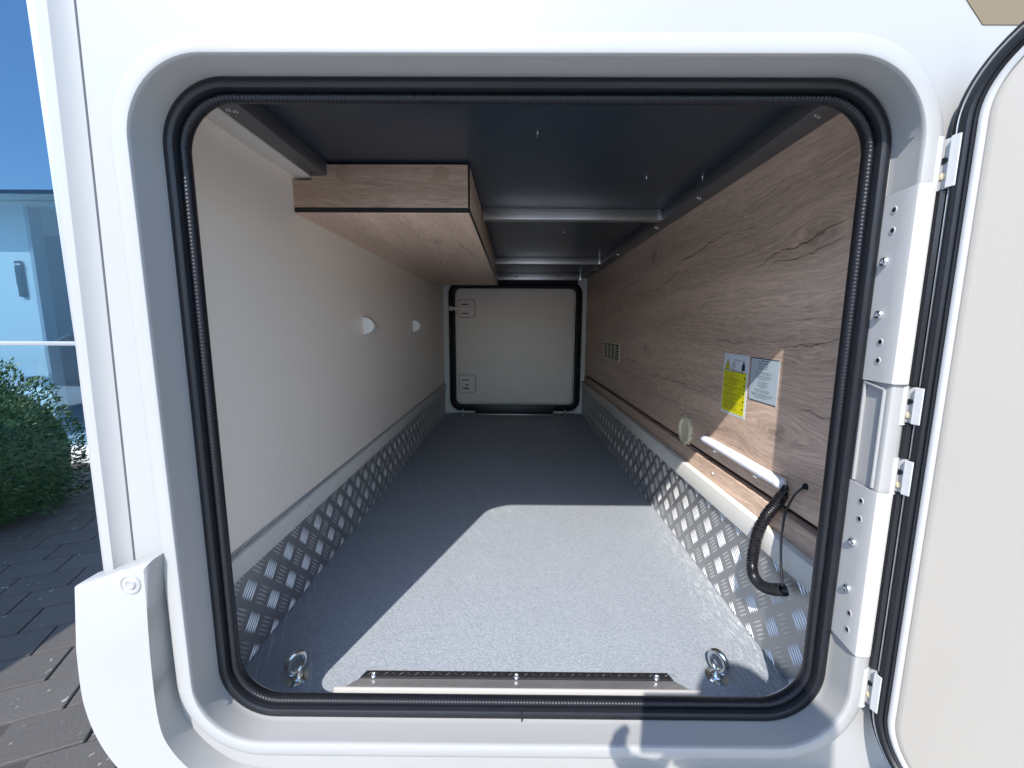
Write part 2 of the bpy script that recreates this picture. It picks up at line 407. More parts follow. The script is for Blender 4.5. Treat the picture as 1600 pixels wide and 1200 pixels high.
# left wall: kick plate, rail
treadplate(wl, -.524, 1, ZF+.0005, -.470, YF, YB)
B('edge_rail', M['rail'], wl, XL, -.516, YF, YB, -.476, -.432, bev=.002)
B('rail_lip', M['frame_alu'], wl, XL, -.5265, YF, YB, -.4315, -.426, bev=.001)
for y in (.98, 1.44, 2.2): screw(wl, (-.516, y, -.451), (1, 0, 0), .0045, 'grey_metal')
B('ceiling_cleat', M['cleat'], wl, XL, -.488, YF, YB, .350, .3835, bev=.002)
# right wall: gap, plinth, rail, kick plate
B('shadow_gap', M['black'], wr, XR+.012, XR+.03, YF, YB, -.362, -.349)
B('plinth', M['wood_plinth'], wr, .531, .568, YF, YB, -.420, -.3625, bev=.001)
B('edge_rail', M['rail'], wr, .512, .530, YF, YB, -.452, -.4055, bev=.0012)
B('rail_web', M['rail'], wr, .5305, .568, YF, YB, -.452, -.4205)
treadplate(wr, .520, -1, ZF+.0005, -.4525, YF, YB)
B('backing_board', M['black'], wr, .526, .568, YF, YB, ZF+.001, -.4525)
for y in (1.05, 1.6, 2.4): screw(wr, (.531, y, -.385), (-1, 0, 0), .004, 'grey_metal')
# ceiling angles with screws
for nm, xa, xb, ys, xs in (('angle_profile', -.487, -.447, (.732, 1.4, 2.0), -.470), ('angle_profile', .487, .5375, (.745, 1.19, 1.53, 2.08, 2.62), .506)):
    an = B(nm, M['dark_angle'], ce, xa, xb, YF, YB, .352, .3835, bev=.001)
    for y in ys:
        for dx in (-.004, .005):
            bm = bmesh.new(); lathe(bm, [(0, 0), (.0045, 0), (.004, .002), (.0016, .0028), (.0013, .0075), (0, .0075)], (xs+dx, y+dx*.6, .352), (0, 0, -1), 10)
            fin('screw', bm, M['steel'], an)
for x, y in ((.34, 1.126), (.514-.03, 1.124), (.044, .881), (.20, 1.75), (.30, 2.6)):
    bm = bmesh.new(); lathe(bm, [(0, 0), (.0035, 0), (.003, .002), (.0016, .003), (.0013, .010), (0, .010)], (x, y, ZC), (0, 0, -1), 10)
    fin('screw', bm, M['steel'], ce)
# three cross bars under the ceiling
for i, (y, lab) in enumerate(((1.41, 'nearest and widest aluminium cross bar under the dark ceiling'),
                              (2.37, 'middle aluminium cross bar under the dark ceiling'),
                              (3.035, 'farthest thin aluminium cross bar, right above the back hatch'))):
    t = thing('cross_bar', lab, 'ceiling bar', (.2, y, ZC), 'aluminium cross bars under the ceiling')
    z0 = .349 if i < 2 else .335
    B('bar_face', M['alu'], t, -.16 if i else -.105, .486, y, y+.004, z0, ZC-.0005, bev=.0006)
    B('bar_flange', M['alu'], t, -.16 if i else -.105, .486, y+.0045, y+.034, z0, z0+.003, bev=.0006)
    B('bracket', M['bright_alu'], t, .470, .4868, y-.004, y-.0005, z0-.001, ZC-.001, bev=.0006)
    screw(t, (.478, y-.004, z0+.011), (0, -1, 0), .004)
    if i == 2:
        for x in (.02, .31): screw(t, (x, y, z0+.02), (0, -1, 0), .005, 'black')
    adopt(t)

# ------------------------------------------------------------------ overhead cabinet (upper left)
cb = thing('overhead_cabinet', 'oak decor box cabinet hanging under the ceiling along the cream wall', 'cabinet', (-.31, 1.03, .27))
x0, x1, y0, y1 = -.5295, -.108, 1.03, 2.75
PR('front_panel', M['wood_front'], cb, [(x0, .281), (x1-.0045, .281), (x1-.0045, ZC-.006), (-.484, ZC-.006), (-.484, .342), (x0, .342)], y0, y0+.016, 1, .0006)
B('edge_strip', M['black'], cb, x0, x1-.0005, y0+.0005, y0+.002, .2695, .2805)
B('bottom_board', M['wood_bottom_bounce'], cb, x0, x1-.002, y0+.0025, y1, .267, .2805, bev=.0008)
B('side_edge_strip', M['black'], cb, x1-.0018, x1-.0002, y0+.0025, y1, .2685, .2805)
B('side_panel', M['wood_side'], cb, x1-.016, x1, y0+.0195, y1, .281, ZC-.006, bev=.0006)
B('corner_strip', M['black'], cb, x1-.004, x1-.001, y0+.0003, y0+.019, .281, ZC-.006)
for x in (-.407, -.176): LA('cover_cap', M['wood_cap'], cb, [(0, 0), (.0195, 0), (.0195, .0008), (.017, .0014), (0, .0012)], (x, y0, .356), (0, -1, 0), 24)
adopt(cb)

# ------------------------------------------------------------------ back hatch
ht = thing('rear_hatch', 'closed grey cream square hatch with black seal in the far wall', 'hatch', (0, YB, ZF))
hx0, hx1, hz0, hz1 = -.489, .504, -.644, .327
bm = bmesh.new()
loft(bm, frame_rings(hx0, hx1, hz0, hz1, .09, [(0, YB+.034), (0, YB+.006), (-.006, YB-.004), (-.018, YB-.006), (-.026, YB+.002), (-.032, YB-.002), (-.042, YB+.002), (-.047, YB+.012), (-.047, YB+.034)]), close_loft=True)
fin('hatch_seal', bm, M['rubber'], ht)
bm = bmesh.new()
rg = frame_rings(hx0+.047, hx1-.056, hz0+.057, hz1-.047, .05, [(-.001, YB+.034), (-.001, YB+.018), (-.005, YB+.012)])
V = loft(bm, rg); bm.faces.new(V[-1]); fin('hatch_panel', M and bm, M['hatch'], ht)
for i, (cz, h) in enumerate(((.130, .064), (-.434, .066))):
    lt = None
    bm = bmesh.new(); rg = frame_rings(-.417, -.293, cz-h, cz+h, .02, [(0, YB+.012), (0, YB+.004), (-.004, YB)])
    V = loft(bm, rg); bm.faces.new(V[-1]); lt = fin('latch', bm, M['hatch'], ht, label='upper latch with its lever turned out' if i == 0 else 'lower latch with folded lever')
    bm = bmesh.new(); rg = frame_rings(-.419, -.291, cz-h-.002, cz+h+.002, .022, [(.001, YB+.0115), (.001, YB+.0095), (-.002, YB+.0095)])
    loft(bm, rg); fin('latch_gasket', bm, M['black'], lt)
    B('latch_recess', M['black'], lt, -.392, -.340, YB-.0012, YB-.0002, cz+.026, cz+.034)
    B('latch_recess', M['black'], lt, -.392, -.340, YB-.0012, YB-.0002, cz-.040, cz-.032)
    B('latch_bolt', M['hatch'], lt, -.388, -.372, YB-.010, YB+.002, cz-.034, cz+.026, bev=.002)
    if i == 0:
        B('lever', M['hatch'], lt, -.468, -.345, YB-.020, YB-.011, cz-.012, cz+.010, bev=.003)
        LA('lever_eye', M['hatch'], lt, [(.006, 0), (.017, 0), (.017, .012), (.006, .012), (.006, 0)], (-.466, YB-.010, cz-.001), (0, -1, 0), 16)
    else:
        LA('cam', M['hatch'], lt, [(.008, 0), (.022, 0), (.020, .012), (.008, .012), (.008, .001), (0, .001)], (-.357, YB-.0005, cz-.008), (0, -1, 0), 16)
        B('lever', M['black'], lt, -.392, -.350, YB-.009, YB-.002, cz-.036, cz-.024, bev=.002)
        LA('cam_hole', M['black'], lt, [(.0085, 0), (.0085, .002), (0, .002)], (-.357, YB-.001, cz-.008), (0, -1, 0), 12)
B('hatch_sill', M['black'], ht, -.295, .300, YB-.03, YB-.007, ZF+.001, -.592, bev=.002)
B('sill_trim', M['alu'], ht, -.298, .303, YB-.042, YB-.031, ZF+.0005, ZF+.006, bev=.001)
adopt(ht)
# window-less strip between hatch and walls
for xa, xb in ((XL+.001, -.46), (.47, XR-.001)):
    B('wall_trim', M['back_panel'], wb, xa, xb, YB+.02, YB+.034, ZF+.001, .338)
B('top_trim', M['black'], wb, -.459, .469, YB+.02, YB+.034, .30, ZC-.001)

# ------------------------------------------------------------------ tie-down eyes
def eye(x, y, yaw, s, lab):
    t = thing('tie_down_eye', lab, 'tie-down eye', (x, y, ZF), 'zinc tie-down eyes on the garage floor')
    LA('washer', M['steel'], t, [(0, 0), (.021*s, 0), (.021*s, .0025*s), (.012*s, .004*s), (0, .004*s)], (x, y, ZF), (0, 0, 1), 24)
    LA('collar', M['steel'], t, [(0, .004*s), (.0115*s, .004*s), (.0125*s, .008*s), (.009*s, .013*s), (.007*s, .017*s), (0, .017*s)], (x, y, ZF), (0, 0, 1), 20)
    bm = bmesh.new(); pts = []
    for i in range(33):
        a = 2*math.pi*i/32-math.pi/2
        pts.append((x+.0165*s*math.cos(a)*math.cos(yaw), y+.0165*s*math.cos(a)*math.sin(yaw), ZF+.033*s+.0185*s*math.sin(a)))
    tube(bm, pts, .0056*s, 12, cap=False); bmesh.ops.remove_doubles(bm, verts=bm.verts, dist=.0003)
    fin('ring', bm, M['steel'], t); adopt(t); return t
eye(-.408, .690, R(58), 1.0, 'zinc ring eye bolt on the floor at the front left corner')
eye(.393, .702, R(118), 1.0, 'zinc ring eye bolt on the floor at the front right, in the round shadow')
eye(-.382, 3.02, R(80), .9, 'tiny ring eye bolt before the far hatch, left end')
eye(.384, 3.02, R(100), .9, 'tiny ring eye bolt before the far hatch, right end')

# ------------------------------------------------------------------ threshold plate at the front edge of the floor
th = thing('threshold_plate', 'low aluminium chequer sill plate with black back strip at the front edge of the floor', 'sill plate', (0, .66, ZF))
PR('tread_plate', M['tread'], th, [(-.318, .6580), (.338, .6580), (.305, .6860), (-.288, .6860)], ZF+.0005, ZF+.006, 2, .001)
B('front_lip', M['grey_metal'], th, -.322, .341, .6520, .6575, ZF+.0005, ZF+.0165, bev=.0015)
bm = bmesh.new(); prism(bm, [(-.287, .6865), (.303, .6865), (.297, .7020), (-.279, .7020)], ZF+.0005, ZF+.0085, 2, .0015)
fin('black_strip', bm, M['rubber_matt'], th)
bm = bmesh.new()
for i in range(40):
    x = -.27+i*.0148
    for (yy, zz, sg) in ((.6720, ZF+.0062, 1), (.6940, ZF+.0087, -1)):
        dx, dy = .0045, .0035*sg*(1 if i % 2 else -1)
        vv = [bm.verts.new(p) for p in ((x-dx, yy-dy, zz), (x-.0008, yy+.0012, zz+.0007), (x+dx, yy+dy, zz), (x+.0008, yy-.0012, zz+.0007))]; bm.faces.new(vv)
fin('tread_pattern', bm, M['alu'], th, kind='stuff')
for x in (-.262, .008, .272): screw(th, (x, .6900, ZF+.0085), (0, -.2, 1), .006, 'bright_alu')
adopt(th)

# ------------------------------------------------------------------ things on the right wall
# vent grille
vg = thing('vent_grille', 'small ivory square vent grille on the oak wall near the back', 'vent', (XR, 2.27, -.13))
bm = bmesh.new()
def yz_rings(y0, y1, z0, z1, r, prof, n=6): return [[(XR-h, y, z) for y, z in rrect(y0-o, y1+o, z0-o, z1+o, r+o, n)] for o, h in prof]
loft(bm, yz_rings(2.09, 2.455, -.183, -.079, .012, [(0, 0), (0, .003), (-.003, .0045), (-.006, .0045), (-.008, .0025), (-.008, 0)]), close_loft=True)
fin('grille_frame', bm, M['ivory'], vg)
B('grille_back', M['black'], vg, XR-.0012, XR-.0002, 2.103, 2.442, -.170, -.092)
for i in range(3):
    y = 2.103+(i+1)*.339/4; B('slat', M['ivory'], vg, XR-.0034, XR-.0015, y-.007, y+.007, -.171, -.091)
for i in range(5):
    z = -.170+(i+1)*.078/6; B('slat', M['ivory'], vg, XR-.0030, XR-.0016, 2.102, 2.443, z-.0016, z+.0016)
adopt(vg)
# cable bushing ring
bs = thing('cable_bushing', 'ivory round cable bushing with toothed rim on the oak wall above the rail', 'bushing', (XR, 1.245, -.317))
LA('rim', M['ivory'], bs, [(.030, 0), (.044, 0), (.044, .005), (.041, .009), (.036, .010), (.034, .008), (.032, .002), (.030, 0)], (XR, 1.245, -.317), (-1, 0, 0), 36)
LA('cover', M['ivory'], bs, [(0, 0), (.0318, 0), (.0318, .003), (0, .002)], (XR, 1.245, -.317), (-1, 0, 0), 30)
for i in range(10):
    a = 2*math.pi*i/10+.2
    y, z = 1.245+.0455*math.cos(a), -.317+.0455*math.sin(a)
    B('tooth', M['ivory'], bs, XR-.007, XR-.0002, y-.004, y+.004, z-.003, z+.003, bev=.001)
adopt(bs)
# flat print helpers on the wall plane (u = towards camera, v = up)
def wall_poly(bm, pts, h): bm.faces.new([bm.verts.new((XR-h, y, z)) for y, z in pts])
def wall_line(bm, pts, wd, h):
    for (ya, za), (yb, zb) in zip(pts[:-1], pts[1:]):
        d = Vector((yb-ya, zb-za)); L = d.length
        if L < 1e-6: continue
        d /= L; n = Vector((-d.y, d.x))*wd/2; e = d*wd*.3
        wall_poly(bm, [(ya-e.x+n.x, za-e.y+n.y), (yb+e.x+n.x, zb+e.y+n.y), (yb+e.x-n.x, zb+e.y-n.y), (ya-e.x-n.x, za-e.y-n.y)], h)
def wall_sheet(name, mat, parent, ya, yb, za, zb, h0, h1, skew=0):
    bm = bmesh.new(); box(bm, XR-h1, XR-h0, min(ya, yb), max(ya, yb), za, zb)
    return fin(name, bm, mat, parent)
def text_row(bm, yl, yr, z, hgt, h, rng, wsc=1):
    y = yl; s = -1 if yr < yl else 1
    while (yr-y)*s > 0:
        wl_ = rng.uniform(.003, .011)*wsc; ye = y+s*min(wl_, abs(yr-y))
        # a word: a run of tiny strokes
        k = y
        while (ye-k)*s > .0006:
            hh = hgt*rng.choice((.6, .6, .75, 1)); wall_poly(bm, [(k, z), (k+s*.0010, z), (k+s*.0010, z+hh), (k, z+hh)], h); k += s*.0015
        y = ye+s*.0018
ws = thing('warning_sticker', 'yellow and white warning sticker with triangle symbol on the oak wall', 'sticker', (XR, .99, -.14))
YL, YRr, ZT, ZBt = 1.048, .937, -.064, -.2135
wall_sheet('sticker_base', M['sticker_white'], ws, YL, YRr, ZBt, ZT, 0, .0005)
wall_sheet('yellow_field', M['sticker_yellow'], ws, YL-.003, YRr+.006, ZBt+.006, -.1065, .0006, .0009)
rng = random.Random(4); bm = bmesh.new()
z = -.112; blk = 0
while z > ZBt+.012:
    blk += 1
    for k in range(4):
        text_row(bm, YL-.005-(.006 if k in (1, 2) else 0), YL-.005-rng.uniform(.045, .07), z, .0022, .0011, rng, 1)
        z -= .0042
        if z < ZBt+.010: break
    wall_line(bm, [(YL-.004, z+.0024), (YRr+.008, z+.0024)], .0006, .0011)
    wall_poly(bm, [(YRr+.014, z+.008), (YRr+.009, z+.008), (YRr+.009, z+.013), (YRr+.014, z+.013)], .0011)
    z -= .0016
wall_line(bm, [(YL-.003, -.1066), (YRr+.006, -.1066)], .0008, .0011)
fin('small_print', bm, M['ink'], ws, smooth=False)
bm = bmesh.new(); wall_poly(bm, [(1.040, -.103), (1.016, -.103), (1.028, -.079)], .0009); fin('warning_triangle', bm, M['sticker_yellow'], ws, smooth=False)
bm = bmesh.new(); wall_line(bm, [(1.040, -.103), (1.016, -.103), (1.028, -.079), (1.040, -.103)], .0016, .0012)
wall_line(bm, [(1.028, -.087), (1.028, -.095)], .0018, .0012); wall_line(bm, [(1.028, -.0975), (1.028, -.0995)], .0018, .0012)
fin('exclamation_mark', bm, M['ink'], ws, smooth=False)
bm = bmesh.new()  # outline of a camper and a bottle: plain pictogram
wall_line(bm, [(1.008, -.101), (1.008, -.094), (1.002, -.087), (.996, -.081), (.999, -.077), (.966, -.079)], .0009, .0012)
wall_line(bm, [(1.004, -.094), (.998, -.086), (.992, -.087), (.993, -.095), (1.004, -.094)], .0008, .0012)
wall_line(bm, [(1.008, -.101), (.996, -.104), (.975, -.105), (.958, -.104)], .0008, .0012)
wall_poly(bm, [(.964, -.101), (.951, -.101), (.951, -.090), (.954, -.084), (.961, -.084), (.964, -.090)], .0012)
wall_poly(bm, [(.960, -.083), (.955, -.083), (.955, -.079), (.960, -.079)], .0012)
for cy in (1.001, .962):
    wall_line(bm, [(cy+.004*math.cos(a*.785), -.1035+.004*math.sin(a*.785)) for a in range(9)], .0007, .0012)
fin('camper_pictogram', bm, M['ink'], ws, smooth=False); adopt(ws)
isk = thing('info_sticker', 'grey blue printed information sticker beside the yellow one on the oak wall', 'sticker', (XR, .875, -.11))
YL, YRr, ZT, ZBt = .929, .829, -.066, -.161
wall_sheet('sticker_base', M['sticker_grey'], isk, YL, YRr, ZBt, ZT, 0, .0005)
bm = bmesh.new(); z = -.073
for k, (a, b, g) in enumerate(((.90, .862, .0055), (.90, .866, .0055), (.90, .866, .0055), (.90, .868, .0075), (.905, .853, .0035), (.912, .853, .0052), (.905, .852, .0035), (.912, .853, .0035), (.893, .872, .0058), (.898, .862, .0038), (.893, .862, .0038), (.898, .862, .0038), (.89, .872, .0058), (.907, .852, .0035), (.902, .854, .0055), (.918, .842, .0035), (.915, .845, .004), (.905, .858, .003))):
    if z < ZBt+.006: break
    text_row(bm, a, b, z, .0026 if k < 4 else .0018, .0007, rng, 1.2); z -= g
wall_line(bm, [(YL-.001, ZT-.0008), (YRr+.001, ZT-.0008)], .0016, .0008); wall_line(bm, [(YL-.001, ZT), (YL-.001, ZBt)], .0012, .0008)
wall_line(bm, [(YL-.001, ZBt+.0008), (YRr+.001, ZBt+.0008)], .0016, .0008)
fin('small_print', bm, M['ink'], isk, smooth=False); adopt(isk)
# tube lamp with its clips
lp = thing('tube_lamp', 'white milky tube lamp lying along the oak wall above the rail', 'lamp', (.525, .93, -.305))
bm = bmesh.new()
tube(bm, [(.525, y, -.304) for y in (1.113, 1.110, 1.104, 1.09, .80, .786, .780, .777)], [.002, .007, .0090, .0098, .0098, .0090, .007, .003], 20); fin('lamp_tube', bm, M['lamp_tube'], lp)
B('lamp_base', M['white_plastic'], lp, .5345, XR-.0003, .775, 1.11, -.312, -.296, bev=.001)
for y in (1.03, .85): B('clip', M['white_plastic'], lp, .519, XR-.0003, y-.006, y+.006, -.3195, -.3165, bev=.001)
LA('end_cap', M['white_plastic'], lp, [(0, 0), (.0108, 0), (.0108, .012), (.008, .017), (0, .018)], (.525, .782, -.304), (0, -1, 0), 20)
adopt(lp)
# coiled cable
cc = thing('coiled_cable', 'black spiral cable hanging from the tube lamp over the rail', 'cable', (.50, .76, -.31))
path = spline([(.525, .757, -.303), (.519, .752, -.313), (.511, .757, -.337), (.505, .774, -.370), (.499, .787, -.413), (.496, .790, -.452), (.492, .786, -.482), (.488, .768, -.499), (.486, .738, -.498), (.486, .708, -.484), (.487, .680, -.466)], 60)
def helix(path, rad, wire, pitch):
    acc = 0; pts = []; nrm = Vector((1, 0, 0)); dense = []
    for a, b in zip(path[:-1], path[1:]):
        L = (b-a).length; k = max(1, int(L/(pitch/12)))
        for i in range(k): dense.append(a.lerp(b, i/k))
    for i in range(len(dense)-1):
        t = (dense[i+1]-dense[i]).normalized(); nrm = (nrm-nrm.dot(t)*t).normalized(); bn = t.cross(nrm)
        acc += (dense[i+1]-dense[i]).length; a = 2*math.pi*acc/pitch
        rr = rad*min(1, .35+acc/.03)
        pts.append(dense[i]+rr*(math.cos(a)*nrm+math.sin(a)*bn))
    return pts
bm = bmesh.new(); tube(bm, helix(path, .0093, .0016, .0050), .00205, 8); fin('spiral', bm, M['gloss_black'], cc)
bm = bmesh.new(); tube(bm, spline([(.487, .684, -.462), (.489, .692, -.446), (.493, .704, -.420), (.497, .714, -.385), (.502, .720, -.360), (.507, .724, -.339), (.518, .723, -.308), (.530, .722, -.293), (XR, .722, -.289)], 8), .0021, 8); fin('cord', bm, M['gloss_black'], cc)
bm = bmesh.new(); tube(bm, spline([(.525, .765, -.304), (.519, .745, -.297), (.512, .738, -.304), (.510, .744, -.318), (.516, .752, -.318)], 8), .0020, 8); fin('lead_loop', bm, M['gloss_black'], cc)
LA('cord_grommet', M['rubber'], cc, [(0, .004), (.005, .004), (.0065, 0)], (XR, .722, -.289), (-1, 0, 0), 14)
adopt(cc)
# two white half-round lamps on the left wall
for y, s, lab in ((1.445, 1.0, 'white half-round wall fitting on the cream wall, nearer of the two'), (2.16, 1.0, 'white half-round wall fitting on the cream wall, farther one near the hatch')):
    t = thing('wall_fitting', lab, 'wall fitting', (XL, y, 0), 'white half-round fittings on the cream wall')
    pts = [(XL, -.031)]+[(XL+.004+.034*math.sin(R(a)), -.029*math.cos(R(a))) for a in range(0, 181, 12)]+[(XL, .031)]
    bm = bmesh.new(); prism(bm, pts, y, y+.030, 1, .002); fin('fitting_body', bm, M['white_plastic'], t)
    B('fitting_plate', M['white_plastic'], t, XL+.0003, XL+.020, y+.0305, y+.10, -.027, .012, bev=.003)
    B('fitting_switch', M['back_panel'], t, XL+.0205, XL+.0235, y+.045, y+.075, -.012, .002, bev=.001)
    adopt(t)

# ------------------------------------------------------------------ motorhome outer shell
mh = thing('motorhome', 'white motorhome side with the open rounded-square garage opening', 'motorhome', (0, .50755, GZ))
OX0, OX1, OZ0, OZ1, OR_ = -.43988, .46103, -.58157, .29713, .09517
PK = .024                                              # the rear edge leans with height
# skin with rounded hole
bm = bmesh.new()
hole = rrect(OX0-.02749, OX1+.02749, OZ0-.02749, OZ1+.02749, OR_+.02749, 14)
hv = [bm.verts.new((x, .51284, z)) for x, z in hole]
he = [bm.edges.new((hv[i], hv[(i+1) % len(hv)])) for i in range(len(hv))]
outer = [(-.50279+PK*1.48036, 1.48036), (3.38368, 1.48036), (3.38368, -.74018), (-.50279-PK*.74018, -.74018)]
ov = [bm.verts.new((x, .51284, z)) for x, z in outer]
oe = [bm.edges.new((ov[i], ov[(i+1) % 4])) for i in range(4)]
bmesh.ops.triangle_fill(bm, edges=he+oe, use_beauty=True)
fin('body_panel', bm, M['white'], mh, smooth=False)
# moulded door frame: rounded lip, then the reveal running in to the rubber seal
bm = bmesh.new()
IX0, IX1, IZ0, IZ1, IR_ = -.4410, .4665, -.5905, .3020, .085
fr = frame_rings(OX0, OX1, OZ0, OZ1, .0900, [(.0300, .51411), (.0290, .5095), (.0270, .5050), (.0240, .5012), (.0200, .4986), (.0150, .4972), (.0080, .4964), (.0030, .4963), (.0012, .4970), (.0003, .4986), (.0, .5020)], 14)
fr += frame_rings(IX0, IX1, IZ0, IZ1, IR_, [(.0005, .5380), (-.0010, .5440), (-.0030, .5455), (-.0040, .5750)], 14)
loft(bm, fr); fin('door_frame', bm, M['white'], mh)
# rubber seal: outer bulb, then ribbed lip
bm = bmesh.new()
loft(bm, frame_rings(IX0, IX1, IZ0, IZ1, IR_, [(-.0005, .5565), (-.0008, .5475), (-.0030, .5425), (-.0070, .5400), (-.0115, .5402), (-.0150, .5425), (-.0165, .5465), (-.0170, .5525), (-.0180, .5535), (-.0185, .5645)], 16))
sl = fin('body_seal', bm, M['rubber'], mh)
bm = bmesh.new()
rect = rrect(IX0+.0225, IX1-.0225, IZ0+.0225, IZ1-.0225, .0640, 40)
# resample the outline evenly
P2 = [Vector((a[0], a[1])) for a in rect]; P2.append(P2[0]); seglen = [(P2[i+1]-P2[i]).length for i in range(len(P2)-1)]
tot = sum(seglen); NS = int(tot/.00120); pts = []; i = 0; acc = 0
for k in range(NS):
    s = tot*k/NS
    while acc+seglen[i] < s: acc += seglen[i]; i += 1
    a, b = P2[i], P2[i+1]; q = a.lerp(b, (s-acc)/max(seglen[i], 1e-9)); d = (b-a).normalized()
    pts.append((q, Vector((d.y, -d.x))))            # outward normal (ccw outline)
rings = []
prof = [(.0045, .5605), (.0048, .5525), (.0030, .5480), (.0, .5465), (-.0030, .5480), (-.0046, .5525), (-.0036, .5585), (.0, .5645)]
for j, (o, y) in enumerate(prof):
    rings.append([(q.x+n.x*o, y+(.0006 if (k % 4 < 2 and 1 <= j <= 5) else 0), q.y+n.y*o*(1-.08*(k % 4 < 2)*(1 <= j <= 5))) for k, (q, n) in enumerate(pts)])
loft(bm, rings); fin('seal_lip', bm, M['rubber'], sl, ang=80)
B('seal_joint', M['rubber'], sl, .014, .0155, .5397, .5465, IZ0+.0010, IZ0+.016)
# inner lining between the seal and the compartment walls
bm = bmesh.new()
loft(bm, frame_rings(IX0, IX1, IZ0, IZ1, IR_, [(-.0030, .5760), (.006, .5900)], 14)+[[(x, .5930, z) for x, z in rrect(-.63, .65, -.72, .43, .002, 14)]])
fin('inner_lining', bm, M['back_panel'], mh)
# corner trim on the rear edge (leans with the body)
bm = bmesh.new()
prof = [(-.50279, .51250), (-.50330, .51500), (-.50400, .51500), (-.50440, .51150), (-.50900, .50960), (-.5176, .50420), (-.52236, .49962), (-.53081, .49909), (-.53822, .50174), (-.54403, .50755), (-.5472, .51707), (-.54932, .53399), (-.54932, .59214)]
rings = [[(x+PK*z+.01057*(max(0, -z)**1.5)*(x < -.51813), y, z) for x, y in prof] for z in (1.48036, .63444, .31722, .10574, -.10574, -.29607, -.37009, -.74018)]
loft(bm, rings, closed_ring=False); fin('corner_trim', bm, M['white'], mh)
bm = bmesh.new(); rings = [[(-.54932+PK*z+.01057*(max(0, -z)**1.5), y, z) for y in (.59214, 3.38368)] for z in (1.48036, .31722, -.10574, -.74018)]
loft(bm, rings, closed_ring=False); fin('rear_panel', bm, M['white'], mh)
B('roof', M['white'], mh, -.54985+.03172, 3.38368, .5139, 3.38368, 1.48247, 1.51208)
B('far_side_panel', M['white'], mh, -.5287, 3.38368, 3.35196, 3.38368, -.74018, 1.48036)
B('underbody', M['black'], mh, -.5287, 3.33081, .59214, 3.34138, -.90936, -.74018)
for cx, cy in ((.95166, .76133), (.95166, 3.06646)):
    wh = LA('wheel', M['tyre'], mh, [(0, 0), (.12689, 0), (.26435, 0), (.29607, .02115), (.29607, .17976), (.26435, .20091), (.12689, .20091), (0, .17976)], (cx, cy+.09517, GZ+.29713), (0, -1, 0), 32)
    LA('rim', M['alu'], wh, [(0, .02115), (.05287, .02115), (.15861, .00529), (.17976, .0)], (cx, cy-.10574, GZ+.29713), (0, -1, 0), 24)
# bumper cover under the opening
bp = []
left = [(-.56359, -.33414), (-.56941, -.42296), (-.571, -.49698), (-.55936, -.55513), (-.5361, -.60272), (-.49698, -.65559), (-.44411, -.70846), (-.34894, -.76133), (-.21148, -.80362), (3.38368, -.82477)]
right = [(3.38368, -.64078), (.31722, -.64078), (-.34894, -.64078), (-.39652, -.63233), (-.43353, -.60695), (-.46103, -.571), (-.47319, -.5287), (-.47372, -.44411), (-.46949, -.35952), (-.45785, -.29607)]
sm2 = lambda pl: [(q.x, q.y) for q in spline([(x, z, 0) for x, z in pl], 5)]
left = left[:1]+sm2(left[1:9])+left[9:]; right = right[:2]+sm2(right[2:9])+right[9:]
bm = bmesh.new(); prism(bm, left+right, .47794, .52024, 1, .0074, 3)
bmp = fin('bumper_cover', bm, M['white'], mh)
B('bumper_base', M['white'], mh, -.5287, 3.33081, .52077, .59214, -.80362, -.74071)
PR('bumper_wing', M['white'], mh, [(-.56148, -.33625), (-.56782, -.49698), (-.5287, -.60272), (-.51, -.63), (-.51, -.355)], .52077, .60, 1, .00317)
LA('screw_cup', M['white'], bmp, [(.01427, 0), (.01322, .00159), (.0111, .00211), (.00952, .00085), (.00846, -.00053), (.00687, .00159), (.00582, .00233), (.00317, .00127), (0, .00127)], (-.4864, .47826, -.32727), (0, -1, 0), 24)
LA('screw_recess', M['grey_metal'], bmp, [(.01375, 0), (.01248, .00085), (0, .00085)], (-.49222, .47816, -.32198), (0, -1, 0), 24)
# gold brown stripe on the body, top right
PR('gold_stripe', M['gold'], mh, [(.52183, .33678), (.50226, .35899), (.47583, .39124), (.4864, .47583), (.95166, .47583), (.95166, .33625)], .51199, .51263, 1)

# hinge plates on the right reveal
def hinge_plate(z0, z1, holes, screws, lab):
    bm = bmesh.new()
    RX = lambda y: .461+.11*(y-.497)-.0030             # face of the plate, parallel to the reveal
    prof = [(RX(.5430), .5430), (RX(.530), .530), (RX(.515), .515), (RX(.4990), .4990), (.4588, .4946), (.4608, .4930), (.4655, .4922), (.4720, .4921), (.4770, .4930), (.4800, .4955)]
    back = [(x+.0012, y+.0012) for x, y in reversed(prof)]
    prism(bm, prof+back, z0, z1, 2); hp = fin('hinge_plate', bm, M['grey_metal'], mh, label=lab)
    ax = (-1, .1, 0)
    for y, z in holes:
        LA('hole', M['black'], hp, [(.0030, -.0004), (.0030, .0004), (0, .0004)], (RX(y), y, z), ax, 12)
        LA('hole_rim', M['white_metal'], hp, [(.0030, 0), (.0046, 0), (.0042, .0006), (.0030, .0006)], (RX(y), y, z), ax, 14)
    for y, z in screws: screw(hp, (RX(y), y, z), ax, .0060, 'bright_alu')
    return hp
hinge_plate(-.0670, .1630, [(0.5248, 0.1426), (0.5235, 0.1181), (0.5199, -0.017), (0.5199, -0.0404)], [(0.5296, 0.0821), (0.5272, 0.017)], 'upper long hinge plate')
hinge_plate(-.4340, -.2060, [(0.5175, -0.2263), (0.5163, -0.2507), (0.5126, -0.3853), (0.5126, -0.4097)], [(0.5223, -0.2872), (0.5211, -0.3541)], 'lower long hinge plate')
